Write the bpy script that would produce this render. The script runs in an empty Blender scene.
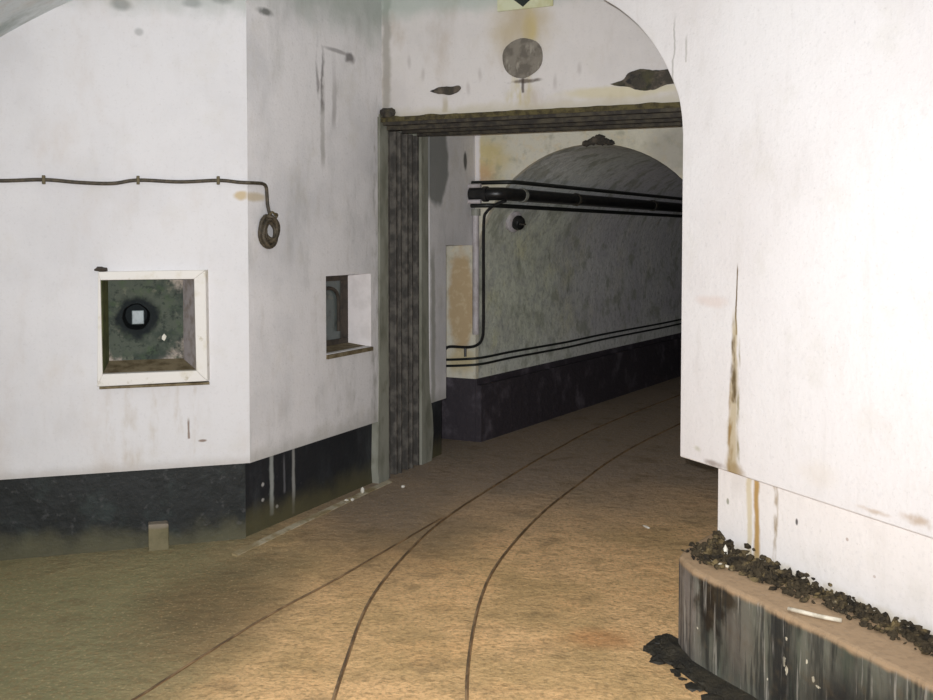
import bpy, bmesh, math, random
from mathutils import Vector, Matrix, noise as mnoise
random.seed(7)
SC = bpy.context.scene
COL = SC.collection
PI = math.pi

# ------------------------------------------------------------------ helpers
def lin(c):
    c /= 255.0
    return c/12.92 if c <= 0.04045 else ((c+0.055)/1.055)**2.4
def rgb(r, g, b): return (lin(r), lin(g), lin(b), 1.0)

def wall_frame(px, py, deg, z=0.0):
    """local x runs along the wall (compass heading deg), local y goes into the wall, z is up"""
    return Matrix.Translation((px, py, z)) @ Matrix.Rotation(math.radians(90-deg), 4, 'Z')

class MB:
    def __init__(s): s.bm = bmesh.new()
    def hexa(s, v):
        vs = [s.bm.verts.new(p) for p in v]
        for f in ((0,3,2,1),(4,5,6,7),(0,1,5,4),(1,2,6,5),(2,3,7,6),(3,0,4,7)):
            s.bm.faces.new([vs[i] for i in f])
        return s
    def box(s, x0, x1, y0, y1, z0, z1):
        return s.hexa([(x0,y0,z0),(x1,y0,z0),(x1,y1,z0),(x0,y1,z0),(x0,y0,z1),(x1,y0,z1),(x1,y1,z1),(x0,y1,z1)])
    def prism_xz(s, pts, y0, y1):
        a = [s.bm.verts.new((x,y0,z)) for x,z in pts]; b = [s.bm.verts.new((x,y1,z)) for x,z in pts]
        n = len(pts)
        s.bm.faces.new(a); s.bm.faces.new(b[::-1])
        for i in range(n): s.bm.faces.new([a[i], b[i], b[(i+1)%n], a[(i+1)%n]])
        return s
    def prism_xy(s, pts, z0, z1):
        a = [s.bm.verts.new((x,y,z0)) for x,y in pts]; b = [s.bm.verts.new((x,y,z1)) for x,y in pts]
        n = len(pts)
        s.bm.faces.new(a[::-1]); s.bm.faces.new(b)
        for i in range(n): s.bm.faces.new([a[i], a[(i+1)%n], b[(i+1)%n], b[i]])
        return s
    def tube(s, pts, r, n=10, cap=True):
        pts = [Vector(p) for p in pts]; rings = []; up = None
        for i, p in enumerate(pts):
            t = (pts[min(i+1,len(pts)-1)] - pts[max(i-1,0)]).normalized()
            if up is None:
                up = Vector((0,0,1)) if abs(t.z) < .9 else Vector((1,0,0))
            u = (up - t*up.dot(t)).normalized(); w = t.cross(u); up = u
            rr = r(i) if callable(r) else r
            rings.append([s.bm.verts.new(p + (u*math.cos(2*PI*k/n) + w*math.sin(2*PI*k/n))*rr) for k in range(n)])
        for a, b in zip(rings, rings[1:]):
            for k in range(n):
                s.bm.faces.new([a[k], a[(k+1)%n], b[(k+1)%n], b[k]])
        if cap:
            s.bm.faces.new(rings[0][::-1]); s.bm.faces.new(rings[-1])
        return s
    def lathe(s, prof, origin, axis, n=24):
        """prof = [(radius, height along axis)]"""
        axis = Vector(axis).normalized(); o = Vector(origin)
        u = axis.orthogonal().normalized(); w = axis.cross(u); rings = []
        for r, h in prof:
            rings.append([s.bm.verts.new(o + axis*h + (u*math.cos(2*PI*k/n)+w*math.sin(2*PI*k/n))*r) for k in range(n)])
        for a, b in zip(rings, rings[1:]):
            for k in range(n): s.bm.faces.new([a[k], a[(k+1)%n], b[(k+1)%n], b[k]])
        s.bm.faces.new(rings[0][::-1]); s.bm.faces.new(rings[-1])
        return s
    def lump(s, c, size, seed=0, sub=2, rough=.35):
        r = bmesh.ops.create_icosphere(s.bm, subdivisions=sub, radius=1.0)
        c = Vector(c)
        for v in r['verts']:
            k = 1 + rough*mnoise.noise(v.co*1.6 + Vector((seed*3.1, seed*1.7, seed)))*1.6
            v.co = Vector((v.co.x*size[0], v.co.y*size[1], v.co.z*size[2]))*k + c
        return s
    def build(s, name, mat, parent=None, mw=None, smooth=None, bevel=0, local=None):
        bmesh.ops.recalc_face_normals(s.bm, faces=s.bm.faces)
        me = bpy.data.meshes.new(name); s.bm.to_mesh(me); s.bm.free()
        o = bpy.data.objects.new(name, me); COL.objects.link(o)
        me.materials.append(mat)
        if parent is not None:
            o.parent = parent
            if local is not None: o.matrix_local = local
        elif mw is not None: o.matrix_world = mw
        if bevel:
            m = o.modifiers.new('bevel', 'BEVEL'); m.width = bevel; m.segments = 2; m.limit_method = 'ANGLE'
        if smooth:
            for p in me.polygons: p.use_smooth = True
            if smooth != 'all':
                me.set_sharp_from_angle(angle=math.radians(40))
        return o

def thing(name, label, cat, mw, group=None):
    o = bpy.data.objects.new(name, None); COL.objects.link(o)
    o.empty_display_size = .05; o.matrix_world = mw
    return tag(o, label, cat, group)
def tag(o, label, cat, group=None, kind=None):
    o['label'] = label; o['category'] = cat
    if group: o['group'] = group
    if kind: o['kind'] = kind
    return o
def struct(o):
    o['kind'] = 'structure'; return o

def spline(pts, per=10):
    pts = [Vector(p) for p in pts]; out = []
    P = [pts[0]*2-pts[1]] + pts + [pts[-1]*2-pts[-2]]
    for i in range(1, len(P)-2):
        a, b, c, d = P[i-1:i+3]
        for k in range(per):
            t = k/per
            out.append(.5*((2*b)+(c-a)*t+(2*a-5*b+4*c-d)*t*t+(3*b-a-3*c+d)*t**3))
    out.append(pts[-1]); return out

# ------------------------------------------------------------------ materials
class NM:
    """small node builder; object coordinates are metres along the wall (x) and up (z)"""
    def __init__(s, name, rough=.8, spec=.3, metal=0.):
        s.m = bpy.data.materials.new(name); s.m.use_nodes = True
        s.t = s.m.node_tree; s.b = s.t.nodes['Principled BSDF']
        s.b.inputs['Roughness'].default_value = rough
        s.b.inputs['Specular IOR Level'].default_value = spec
        s.b.inputs['Metallic'].default_value = metal
        tc = s.t.nodes.new('ShaderNodeTexCoord'); s.co = tc.outputs['Object']
        sp = s.t.nodes.new('ShaderNodeSeparateXYZ'); s.t.links.new(s.co, sp.inputs[0])
        s.x, s.y, s.z = sp.outputs
        s.col = None; s.bump = None
    def put(s, sock, v):
        if hasattr(v, 'is_output'): s.t.links.new(v, sock)
        else: sock.default_value = v
    def m_(s, op, a, b=0., c=None, clamp=False):
        n = s.t.nodes.new('ShaderNodeMath'); n.operation = op; n.use_clamp = clamp
        s.put(n.inputs[0], a); s.put(n.inputs[1], b)
        if c is not None: s.put(n.inputs[2], c)
        return n.outputs[0]
    def noise(s, scale, detail=4, rough=.55, stretch=(1,1,1), off=(0,0,0), raw=False):
        mp = s.t.nodes.new('ShaderNodeMapping'); s.t.links.new(s.co, mp.inputs[0])
        mp.inputs['Scale'].default_value = stretch; mp.inputs['Location'].default_value = off
        n = s.t.nodes.new('ShaderNodeTexNoise'); s.t.links.new(mp.outputs[0], n.inputs['Vector'])
        n.inputs['Scale'].default_value = scale; n.inputs['Detail'].default_value = detail
        n.inputs['Roughness'].default_value = rough
        return n.outputs['Fac']
    def ramp(s, v, a, b, lo=0., hi=1.):
        n = s.t.nodes.new('ShaderNodeMapRange'); n.interpolation_type = 'SMOOTHSTEP'
        s.put(n.inputs[0], v)
        if a <= b: args = (a, b, lo, hi)
        else: args = (b, a, hi, lo)
        for i, q in enumerate(args): n.inputs[i+1].default_value = q
        return n.outputs[0]
    def mix(s, fac, colour):
        n = s.t.nodes.new('ShaderNodeMix'); n.data_type = 'RGBA'
        s.put(n.inputs[0], fac)
        s.put(n.inputs[6], s.col); s.put(n.inputs[7], colour)
        s.col = n.outputs[2]; return s
    def blob(s, cx, cz, rx, rz, colour, strength=1., soft=.35, warp=.4, nscale=9, seed=0, ax='xz'):
        X = s.x; Z = s.z if ax == 'xz' else s.y
        n1 = s.noise(nscale, 3, off=(seed*1.37, seed*.71, 0)); n2 = s.noise(nscale, 3, off=(5+seed, 9+seed*.3, 3))
        dx = s.m_('ADD', s.m_('DIVIDE', s.m_('SUBTRACT', X, cx), rx), s.m_('MULTIPLY', s.m_('SUBTRACT', n1, .5), warp*3))
        dz = s.m_('ADD', s.m_('DIVIDE', s.m_('SUBTRACT', Z, cz), rz), s.m_('MULTIPLY', s.m_('SUBTRACT', n2, .5), warp*3))
        d = s.m_('SQRT', s.m_('ADD', s.m_('MULTIPLY', dx, dx), s.m_('MULTIPLY', dz, dz)))
        return s.mix(s.ramp(d, 1-soft, 1+soft, strength, 0.), colour)
    def streak(s, cx, z0, z1, w, colour, strength=1., wig=.01, fade=.06, seed=0, w2=None, break_=0.):
        """a run of stain down the wall, half-width w at the bottom and w2 at the top"""
        w2 = w if w2 is None else w2
        n1 = s.noise(5, 4, stretch=(.2,.2,1), off=(seed, seed*2.3, seed))
        n2 = s.noise(16, 3, off=(seed*3, 2, 1))
        dx = s.m_('ADD', s.m_('SUBTRACT', s.x, cx), s.m_('MULTIPLY', s.m_('SUBTRACT', n1, .5), wig*3))
        t = s.ramp(s.z, z0, z1, w, w2)
        t = s.m_('MULTIPLY', t, s.m_('ADD', .45, s.m_('MULTIPLY', n2, 1.1)))
        d = s.m_('DIVIDE', s.m_('ABSOLUTE', dx), t)
        f = s.m_('MULTIPLY', s.ramp(d, .3, 1.15, strength, 0.),
                 s.m_('MULTIPLY', s.ramp(s.z, z0-fade*.2, z0+fade*.2), s.ramp(s.z, z1+fade, z1-fade)))
        if break_:
            n3 = s.noise(22, 3, stretch=(1,1,.35), off=(seed, 1, 4))
            f = s.m_('MULTIPLY', f, s.ramp(n3, .38, .38+break_))
        return s.mix(f, colour)
    def mottling(s, colour, scale, a, b, strength=1., stretch=(1,1,1), seed=0, detail=5):
        return s.mix(s.ramp(s.noise(scale, detail, .6, stretch, (seed*1.9, seed, seed*.7)), a, b, 0., strength), colour)
    def band_z(s, z0, z1, colour, strength=1., wob=.1, scale=6, seed=0):
        """colour towards z1 from z0, with a wavering edge"""
        n = s.noise(scale, 4, off=(seed, 0, seed))
        zz = s.m_('ADD', s.z, s.m_('MULTIPLY', s.m_('SUBTRACT', n, .5), wob*2))
        return s.mix(s.ramp(zz, z0, z1, 0., strength), colour)
    def grain(s, scale=60, dist=.004, strength=.5, detail=5, v=None):
        n = s.t.nodes.new('ShaderNodeBump'); n.inputs['Strength'].default_value = strength; n.inputs['Distance'].default_value = dist
        s.put(n.inputs['Height'], v if v is not None else s.noise(scale, detail))
        if s.bump is not None: s.t.links.new(s.bump, n.inputs['Normal'])
        s.bump = n.outputs[0]; return s
    def done(s):
        if s.col is not None: s.put(s.b.inputs['Base Color'], s.col)
        if s.bump is not None: s.t.links.new(s.bump, s.b.inputs['Normal'])
        return s.m

def plain(name, c, rough=.7, spec=.3, metal=0., mott=None, scale=20, grain=0.):
    n = NM(name, rough, spec, metal); n.col = c
    if mott is not None: n.mottling(mott, scale, .4, .65, .8)
    if grain: n.grain(scale*3, grain, .6)
    return n.done()

WHITE = rgb(221,219,220); GREYW = rgb(196,194,196)
def plaster(name, base=WHITE, blotch=GREYW, amt=.35):
    n = NM(name, .85, .2); n.col = base
    n.mottling(blotch, 1.6, .42, .72, amt, seed=1)
    n.mottling(rgb(205,200,190), 5.5, .5, .75, amt*.7, seed=3)
    n.mottling(rgb(188,186,188), 28, .55, .75, amt*.5, seed=5)
    n.mottling(rgb(196,190,184), 11, .52, .74, amt*.6, (1,1,.25), 15)
    n.mottling(rgb(178,174,170), 75, .55, .72, amt*.6, seed=19)
    n.grain(9, .010, .25, 3); n.grain(55, .003, .5)
    return n

OCHRE = rgb(150,118,70); DARK = rgb(52,48,44); OLIVE = rgb(96,88,58); GREEN = rgb(120,140,122)

# left wall
n = plaster('plaster_left_wall')
n.band_z(2.72, 2.86, rgb(150,160,150), .5, .12, 5, 2)
for cx, cz, rx, rz, st in ((.60,2.79,.05,.03,.6),(.95,2.82,.04,.025,.45),(.69,2.66,.02,.018,.4),(1.10,2.86,.05,.03,.5)):
    n.blob(cx, cz, rx, rz, rgb(105,112,108), st, .5, .4, 9, cx*9)
for cx, z0, z1, w in ((.62,.43,.86,.05),(.74,.50,.85,.03),(.93,.46,.84,.02),(.52,.55,.85,.025),(.86,.6,.86,.02)):
    n.streak(cx, z0, z1+.1, w*1.3, rgb(190,178,162), .5, .03, .25, cx*7, w*.4, .35)
n.blob(1.19,1.835,.035,.022, rgb(196,176,140), .9, .4, .3, 14, 3)
n.streak(.91,.56,.66,.007, rgb(120,95,75), .8, .004, .02, 4)
n.blob(.98,.545,.02,.007, rgb(120,95,75), .8, .4, .2, 9, 8)
n.mottling(rgb(192,176,160), 3.2, .52, .8, .35, (1,1,.5), 17)
n.band_z(.47,.41, rgb(150,140,125), .35, .03, 9, 7)
M_LEFT = n.done()

# splayed wall beside the door
n = plaster('plaster_splayed_wall', rgb(229,226,226), rgb(198,197,199), .6)
n.band_z(2.78, 3.05, rgb(128,146,132), .55, .2, 3, 4)
n.streak(.72,2.36,2.74,.030, rgb(95,88,88), .85, .02, .3, 3, .02, .25)
n.streak(.66,2.42,2.66,.022, rgb(100,92,92), .75, .02, .3, 9, .015, .25)
n.streak(.84,2.3,2.55,.03, rgb(140,134,132), .6, .02, .3, 6)
n.streak(.72,2.05,2.4,.03, rgb(150,146,140), .6, .02, .3, 16)
n.blob(1.02,2.72,.05,.03, rgb(96,90,90), .8, .5, .5, 14, 2)
n.blob(.88,2.74,.14,.012, rgb(120,114,114), .6, .5, .3, 9, 5)
n.blob(.17,2.83,.07,.02, rgb(80,84,80), .8, .5, .5, 12, 7)
n.blob(.05,1.83,.10,.022, rgb(196,180,150), .8, .5, .3, 12, 1)
for cx, z0, z1, w, st in ((1.33,.42,2.5,.06,.7),(1.27,.42,.9,.05,.45),(1.05,.42,.86,.06,.4),(.86,.45,.85,.05,.35),(1.22,1.45,1.9,.05,.3)):
    n.streak(cx, z0, z1, w*1.3, rgb(128,126,112), st*.8, .04, .3, cx*3, w*.5, .4)
n.band_z(.52,.41, rgb(140,138,124), .4, .06, 7, 7)
n.streak(2.14,.42,1.5,.04, rgb(140,140,126), .6, .02, .1, 4)
n.blob(2.18,2.22,.19,.38, rgb(120,122,118), .85, .12, .25, 4, 6)
n.blob(2.68,2.21,.03,.07, rgb(60,60,60), .9, .3, .3, 10, 6)
n.mottling(rgb(150,150,146), 4, .5, .8, .5, (1,1,.4), 11)
M_SPLAY = n.done()

# wall over the door
n = plaster('plaster_lintel_wall', rgb(216,211,208), rgb(192,187,184), .5)
n.blob(.96,2.90,.17,.16, rgb(178,160,116), .65, .8, .5, 6, 2)
n.blob(1.04,2.88,.04,.1, rgb(190,170,90), .5, .8, .5, 8, 4)
n.mottling(rgb(176,160,140), 4, .5, .75, .55, (1,1,.5), 21)
n.streak(.98,2.42,2.6,.10, rgb(190,176,110), .6, .03, .08, 3, None, .3)
n.blob(1.0,2.57,.09,.012, rgb(84,72,60), .8, .4, .6, 14, 9)
n.streak(.99,2.50,2.6,.012, rgb(70,60,56), .8, .004, .03, 5)
n.streak(.46,2.41,2.5,.025, rgb(170,158,130), .6, .02, .04, 8)
n.streak(.03,2.42,3.2,.04, rgb(135,130,118), .6, .02, .1, 8)
n.blob(1.6,2.47,.35,.035, rgb(206,196,160), .7, .4, .4, 7, 3)
n.band_z(2.47,2.40, rgb(190,180,150), .5, .05, 8, 7)
for cx, cz in ((.30,2.66),(.62,2.55),(.70,2.63),(1.2,2.55),(1.35,2.62),(.2,2.74)):
    n.blob(cx, cz, .012, .035, rgb(170,162,158), .45, .8, .5, 10, cx*11)
n.band_z(2.98,3.10, rgb(150,170,158), .5, .1, 4, 2)
M_LINTEL = n.done()

# right wall near the camera
n = plaster('plaster_right_wall', rgb(226,222,221), rgb(212,205,203), .45)
n.streak(.347,1.24,1.50,.007, rgb(96,76,40), .95, .012, .02, 2, .004)
n.streak(.338,.70,1.30,.040, rgb(176,158,118), .75, .012, .06, 5, .018)
n.streak(.334,.98,1.28,.022, rgb(96,80,52), .95, .010, .04, 6, .012, .2)
n.streak(.325,.70,1.1,.022, rgb(140,112,60), .9, .012, .08, 8, .012, .25)
n.streak(.368,.70,1.2,.010, rgb(126,112,56), .8, .012, .06, 11, .008, .3)
n.blob(.345,.725,.05,.03, rgb(150,126,84), .7, .5, .5, 12, 4)
n.blob(.115,.76,.016,.010, rgb(184,180,160), .6, .8, .9, 14, 1)
n.blob(.22,.722,.06,.010, rgb(130,112,100), .7, .8, .8, 14, 7)
n.blob(1.20,.75,.04,.014, rgb(176,152,126), .7, .8, .9, 22, 2)
n.blob(1.04,.735,.05,.007, rgb(180,158,134), .6, .8, .9, 22, 3)
n.blob(.78,.80,.08,.04, rgb(220,212,204), .5, .6, .5, 7, 5)
n.blob(.20,1.36,.09,.02, rgb(214,198,190), .6, .6, .5, 7, 6)
n.streak(-.06,2.25,2.5,.008, rgb(170,166,160), .7, .03, .05, 2)
n.streak(.02,2.32,2.42,.008, rgb(180,176,170), .7, .02, .02, 3)
M_RIGHT = n.done()

n = plaster('plaster_right_plinth', rgb(234,229,226), rgb(220,214,210), .4)
n.streak(.405,.36,.70,.022, rgb(176,140,78), .95, .012, .02, 2, .018)
n.streak(.365,.36,.70,.016, rgb(206,190,150), .7, .012, .02, 4, .02)
n.streak(.508,.36,.70,.012, rgb(140,116,72), .9, .014, .02, 5, .016, .3)
n.band_z(.43,.375, rgb(186,172,140), .7, .05, 10, 3)
n.blob(.235,.57,.008,.012, rgb(130,130,104), .7, .3, .2, 14, 3)
n.blob(.62,.585,.006,.012, rgb(70,66,66), .9, .4, .5, 14, 5)
n.blob(.86,.59,.006,.006, rgb(170,150,140), .7, .3, .2, 14, 6)
n.blob(.98,.50,.006,.005, rgb(180,160,150), .6, .3, .2, 14, 8)
M_PLINTH = n.done()

# black tarred skirting bands
n = NM('black_tarred_skirting', .55, .35); n.col = rgb(28,31,31)
n.mottling(rgb(15,19,18), 9, .42, .6, .85, seed=12); n.mottling(rgb(46,55,53), 6, .5, .7, .7, seed=2); n.mottling(rgb(69,69,69), 24, .58, .72, .7, seed=6)
n.mottling(rgb(17,20,20), 45, .52, .7, .6, seed=16)
n.band_z(.15,.0, rgb(106,102,76), .6, .12, 5, 3)
n.grain(30, .006, .5)
M_TAR_L = n.done()
n = NM('black_tarred_skirting_with_lime_runs', .55, .35); n.col = rgb(36,38,42)
n.mottling(rgb(70,74,78), 6, .5, .75, .6, (1,1,.4), 2); n.mottling(rgb(96,94,96), 22, .62, .78, .6, seed=6)
n.streak(.25,.06,.43,.024, rgb(168,172,168), .8, .006, .05, 2)
n.streak(.46,.02,.43,.018, rgb(160,160,156), .8, .006, .05, 5)
n.streak(.37,.16,.36,.012, rgb(120,120,124), .6, .006, .05, 7)
for cx, cz in ((.17,.25),(.172,.165),(.30,.10)): n.blob(cx, cz, .013, .010, rgb(180,178,174), .9, .5, .6, 24, cx*20+cz)
n.band_z(.19,.02, rgb(92,88,64), .85, .10, 5, 3)
n.grain(30, .006, .5)
M_TAR_S = n.done()
n = NM('black_tarred_tunnel_skirting', .6, .3); n.col = rgb(62,57,62)
n.mottling(rgb(112,105,112), 5, .5, .75, .7, seed=2); n.grain(14, .02, .6)
M_TAR_T = n.done()

# concrete
def concrete(name, c, d, streaky=.35):
    n = NM(name, .85, .25); n.col = c
    n.mottling(d, 7, .42, .7, .8, (1,1,streaky), 2); n.mottling(rgb(90,88,70), 14, .55, .75, .5, (1,1,.4), 5)
    n.grain(45, .004, .5); return n
M_CONC = concrete('grey_concrete_surround', rgb(150,150,138), rgb(112,112,98)).done()
n = concrete('pale_concrete', rgb(124,116,90), rgb(92,88,66), 1); n.band_z(.11,.13, rgb(140,130,118), .8, .01, 12, 3); M_STONE = n.done()
n = NM('footing_mortar', .9, .2); n.col = rgb(186,176,152)
n.mottling(rgb(150,134,100), 7, .40, .60, .95, seed=2); n.grain(40, .006, .6); M_FOOT = n.done()

# kerb: concrete under worn black paint with pale runs; brown dirt on top
n = NM('worn_black_painted_kerb', .75, .25); n.col = rgb(104,104,94)
n.mottling(rgb(34,35,35), 7, .42, .62, .9, (1,1,.14), 2)
n.mottling(rgb(76,84,72), 13, .45, .68, .6, (1,1,.16), 9)
n.blob(-.17,.19,.12,.26, rgb(140,132,126), .75, .5, .35, 9, 3)
n.blob(.18,.22,.09,.14, rgb(112,104,96), .5, .7, .5, 7, 5)
n.blob(.75,.10,.32,.16, rgb(30,30,32), .85, .5, .4, 5, 4)
n.blob(.03,.29,.07,.12, rgb(40,33,25), .95, .3, .8, 12, 7)
n.blob(.11,.33,.06,.05, rgb(52,44,32), .9, .4, .8, 12, 9)
n.mottling(rgb(150,148,140), 12, .57, .76, .7, (1,1,.09), 13)
n.mottling(rgb(28,28,30), 15, .56, .72, .7, (1,1,.12), 19)
for cx, cz, rx, rz in ((.418,.215,.006,.018),(.43,.185,.006,.012),(.55,.205,.006,.008),(.572,.188,.010,.004),(.425,.29,.006,.006),(.72,.18,.006,.008),(.52,.25,.004,.009),(.34,.12,.004,.005),(-.04,.16,.004,.005),(.56,.12,.003,.004)):
    n.blob(cx, cz, rx, rz, rgb(206,200,180), 1., .25, .9, 60, cx*40)
n.band_z(.340,.366, rgb(170,144,114), .95, .016, 12, 3)
n.mottling(rgb(92,80,62), 18, .5, .75, .45, seed=23)
n.mottling(rgb(40,41,40), 42, .50, .62, .7, (1,1,.07), 29); n.mottling(rgb(164,160,152), 50, .58, .68, .6, (1,1,.06), 31)
n.band_z(.345,.366, rgb(170,144,114), .8, .014, 12, 3)
n.grain(26, .008, .6)
M_KERB = n.done()

# floor
n = NM('damp_brown_earth_floor', .8, .2); n.col = rgb(241,197,143)
n.mottling(rgb(192,161,112), 1.7, .40, .66, .8, seed=2); n.mottling(rgb(250,197,138), 3.1, .5, .75, .6, seed=4)
n.mottling(rgb(166,140,98), 9, .48, .75, .6, seed=6); n.mottling(rgb(150,129,94), 50, .48, .70, .6, seed=8)
n.mottling(rgb(250,213,161), 80, .60, .75, .6, seed=9)
xx = n.m_('ADD', n.x, n.m_('MULTIPLY', n.m_('SUBTRACT', n.noise(1.5, 4), .5), .7))
n.mix(n.ramp(xx, -.55, -1.45, 0., .85), rgb(122,126,94))         # algae towards the left wall
n.blob(-1.10,4.35,.30,.6, rgb(108,92,66), .7, .7, .35, 3, 4, 'xy')
n.blob(-.45,5.65,.42,.85, rgb(118,102,76), .8, .8, .35, 3, 2, 'xy')
n.blob(.55,3.95,.14,.10, rgb(187,131,84), .6, .6, .4, 5, 3, 'xy')
n.blob(-.1,7.6,.22,.4, rgb(152,145,94), .6, .6, .4, 4, 6, 'xy')
far = n.m_('ADD', n.y, n.m_('MULTIPLY', n.m_('SUBTRACT', n.noise(1.2, 4), .5), 1.2))
n.mix(n.ramp(far, 4.6, 7.0, 0., .88), rgb(150,138,128))             # darker, greyer towards the passage: flash falloff put into the colour
n.mottling(rgb(147,120,83), 46, .48, .66, .45, seed=41); n.mottling(rgb(250,216,168), 60, .54, .70, .28, seed=43)
n.mottling(rgb(113,97,71), 5.5, .52, .72, .45, seed=45)
n.grain(14, .03, .45); n.grain(70, .006, .7)
M_FLOOR = n.done()

# ceiling / tunnel / far wall
n = plaster('plaster_vault', rgb(222,228,230), rgb(196,206,210), .6); n.mottling(rgb(120,136,126), 2.5, .5, .7, .6, seed=7); M_VAULT = n.done()
n = NM('whitewashed_tunnel_lining', .85, .2); n.col = rgb(218,221,203)
n.mottling(rgb(178,178,170), 1.2, .42, .66, .85, seed=2); n.mottling(rgb(224,221,175), 2.2, .52, .72, .6, seed=5)
n.mottling(rgb(178,180,175), 8, .45, .7, .7, seed=6); n.mottling(rgb(238,238,234), 26, .6, .75, .5, seed=8)
n.band_z(1.75,2.05, rgb(236,238,238), .7, .15, 3, 3)
dy = n.m_('ADD', n.y, n.m_('MULTIPLY', n.m_('SUBTRACT', n.noise(1.1, 4), .5), 1.6))
n.mix(n.ramp(dy, .9, 2.4, 0., .6), rgb(213,208,216))                 # lining turns slightly greyer down the tunnel
n.band_z(.80,.60, rgb(238,238,229), .45, .12, 5, 9)
n.mottling(rgb(122,122,117), 26, .46, .72, .4, seed=31); n.mottling(rgb(152,155,137), 4.5, .5, .66, .6, seed=33)
n.grain(12, .02, .5); n.grain(60, .004, .5)
M_TUN = n.done()
n = plaster('stained_yellow_plaster', rgb(227,222,205), rgb(200,196,167), .7)
n.blob(.12,2.22,.16,.16, rgb(216,196,128), .7, .6, .5, 6, 2); n.blob(.08,2.12,.08,.07, rgb(205,154,123), .5, .6, .5, 6, 4)
n.mottling(rgb(165,163,141), 9, .5, .72, .6, seed=9)
n.streak(.02,1.9,2.6,.03, rgb(244,240,242), .9, .006, .1, 3)
n.blob(-.118,1.12,.112,.40, rgb(200,174,134), .92, .22, .22, 11, 3)
n.blob(-.12,.64,.11,.09, rgb(205,189,145), .8, .5, .5, 9, 5)
n.mottling(rgb(227,211,176), 15, .5, .66, .5, seed=12)
n.blob(1.60,2.25,.2,.2, rgb(154,150,141), .6, .6, .4, 6, 6)
M_FAR = n.done()

M_STEEL = plain('rusted_dark_steel', rgb(72,69,65), .65, .4, 0., rgb(116,111,103), 13, .006)
M_STEEL_W = plain('shaded_steel_web', rgb(34,32,30), .75, .3, 0., rgb(60,56,52), 12, .006)  # steel darkened to paint the shade in the jamb grooves
M_STEEL_D = plain('black_steel_web', rgb(52,48,44), .75, .3, 0., rgb(84,78,64), 17, .008)
M_RUSTTOP = plain('mossy_rusted_flange', rgb(94,86,58), .85, .2, 0., rgb(56,50,40), 24, .01)
M_RAIL = plain('dark_worn_rail_steel', rgb(100,82,62), .7, .3, 0., rgb(160,132,98), 7, .002)
M_GROOVE = plain('silted_flangeway', rgb(150,120,86), .9, .1, 0., rgb(104,82,58), 9, .004)
M_CABLE = plain('grimy_olive_cable', rgb(62,56,46), .6, .35, 0., rgb(92,82,66), 40)
M_CLIP = plain('rusty_cable_clip', rgb(92,82,58), .6, .4, .3)
M_BLACK = plain('black_painted_pipe', rgb(26,26,27), .38, .5, 0., rgb(44,43,42), 18)
M_CABLE_D = plain('black_rubber_cable', rgb(34,36,34), .5, .4)
M_WPIPE = plain('white_painted_pipe', rgb(200,194,196), .55, .4, 0., rgb(168,160,158), 12)
M_GPIPE = plain('grey_painted_pipe', rgb(150,150,140), .5, .4, 0., rgb(104,104,96), 14)
n = NM('flaking_white_timber', .65, .35); n.col = rgb(226,222,216)
n.mottling(rgb(200,190,164), 7, .5, .7, .7, seed=3); n.mottling(rgb(176,166,140), 20, .6, .75, .7, seed=5); n.grain(50, .002, .4)
M_FRAME = n.done()
n = NM('grimy_recess_render', .85, .2); n.col = rgb(178,166,156)
n.mottling(rgb(140,128,112), 26, .45, .65, .8, seed=4)
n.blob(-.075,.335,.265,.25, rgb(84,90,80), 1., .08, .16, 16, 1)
n.mottling(rgb(58,66,60), 9, .44, .62, .85, seed=2); n.mottling(rgb(124,122,108), 20, .56, .70, .6, seed=11); n.mottling(rgb(76,92,66), 14, .5, .7, .6, seed=6)
n.mottling(rgb(42,48,46), 42, .52, .68, .7, seed=8)
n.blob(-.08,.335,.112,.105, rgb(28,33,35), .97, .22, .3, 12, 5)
n.grain(22, .012, .9); M_RECESS = n.done()
M_REVEAL = plain('chipped_lime_reveal', rgb(236,230,229), .85, .2, 0., rgb(220,214,212), 9, .003)
M_REVEAL_O = plain('dirty_recess_side', rgb(172,164,164), .85, .2, 0., rgb(140,130,120), 16, .006)
M_REVEAL_D = plain('brown_sill_and_shadow_strip', rgb(128,116,92), .85, .2, 0., rgb(84,72,50), 14, .006)
M_REVEAL_G = plain('mossy_recess_side', rgb(92,96,62), .85, .2, 0., rgb(66,70,48), 14, .006)
M_HOLE = plain('black_flue', rgb(24,28,30), .8, .2, 0., rgb(36,42,44), 18, .004)
n = NM('mottled_pale_grey', .35, .45); n.col = rgb(122,134,136); n.mottling(rgb(84,94,96), 14, .45, .65, .7); M_SQUARE = n.done()
n = NM('grimy_lamp_glass', .3, .5); n.col = rgb(92,100,98); n.mottling(rgb(64,66,62), 9, .42, .62, .9, seed=3); n.mottling(rgb(118,116,104), 20, .58, .72, .6, seed=5); M_GLASS = n.done()
M_DKFRAME = plain('dark_rusty_sash', rgb(72,64,56), .7, .3, 0., rgb(50,46,42), 22, .003)
M_SIGN = plain('faded_cream_sign', rgb(206,208,178), .6, .35, 0., rgb(190,186,140), 8)
M_ARROW = plain('black_sign_paint', rgb(34,42,38), .6, .35)
n = NM('bare_grey_render', .9, .15); n.col = rgb(130,124,114); n.mottling(rgb(104,98,90), 14, .4, .6, .9, seed=2); n.mottling(rgb(160,154,142), 30, .55, .7, .7, (1,1,.3), 4); n.grain(40, .006, .7); M_PLUG = n.done()
n = NM('dark_broken_render', .9, .15); n.col = rgb(70,66,60); n.mottling(rgb(112,102,90), 12, .5, .66, .7, seed=2); n.mottling(rgb(40,42,44), 20, .5, .66, .8, seed=6); n.grain(24, .012, .9); n.mottling(rgb(84,82,58), 9, .5, .7, .7, seed=9); M_SPALL = n.done()
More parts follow.
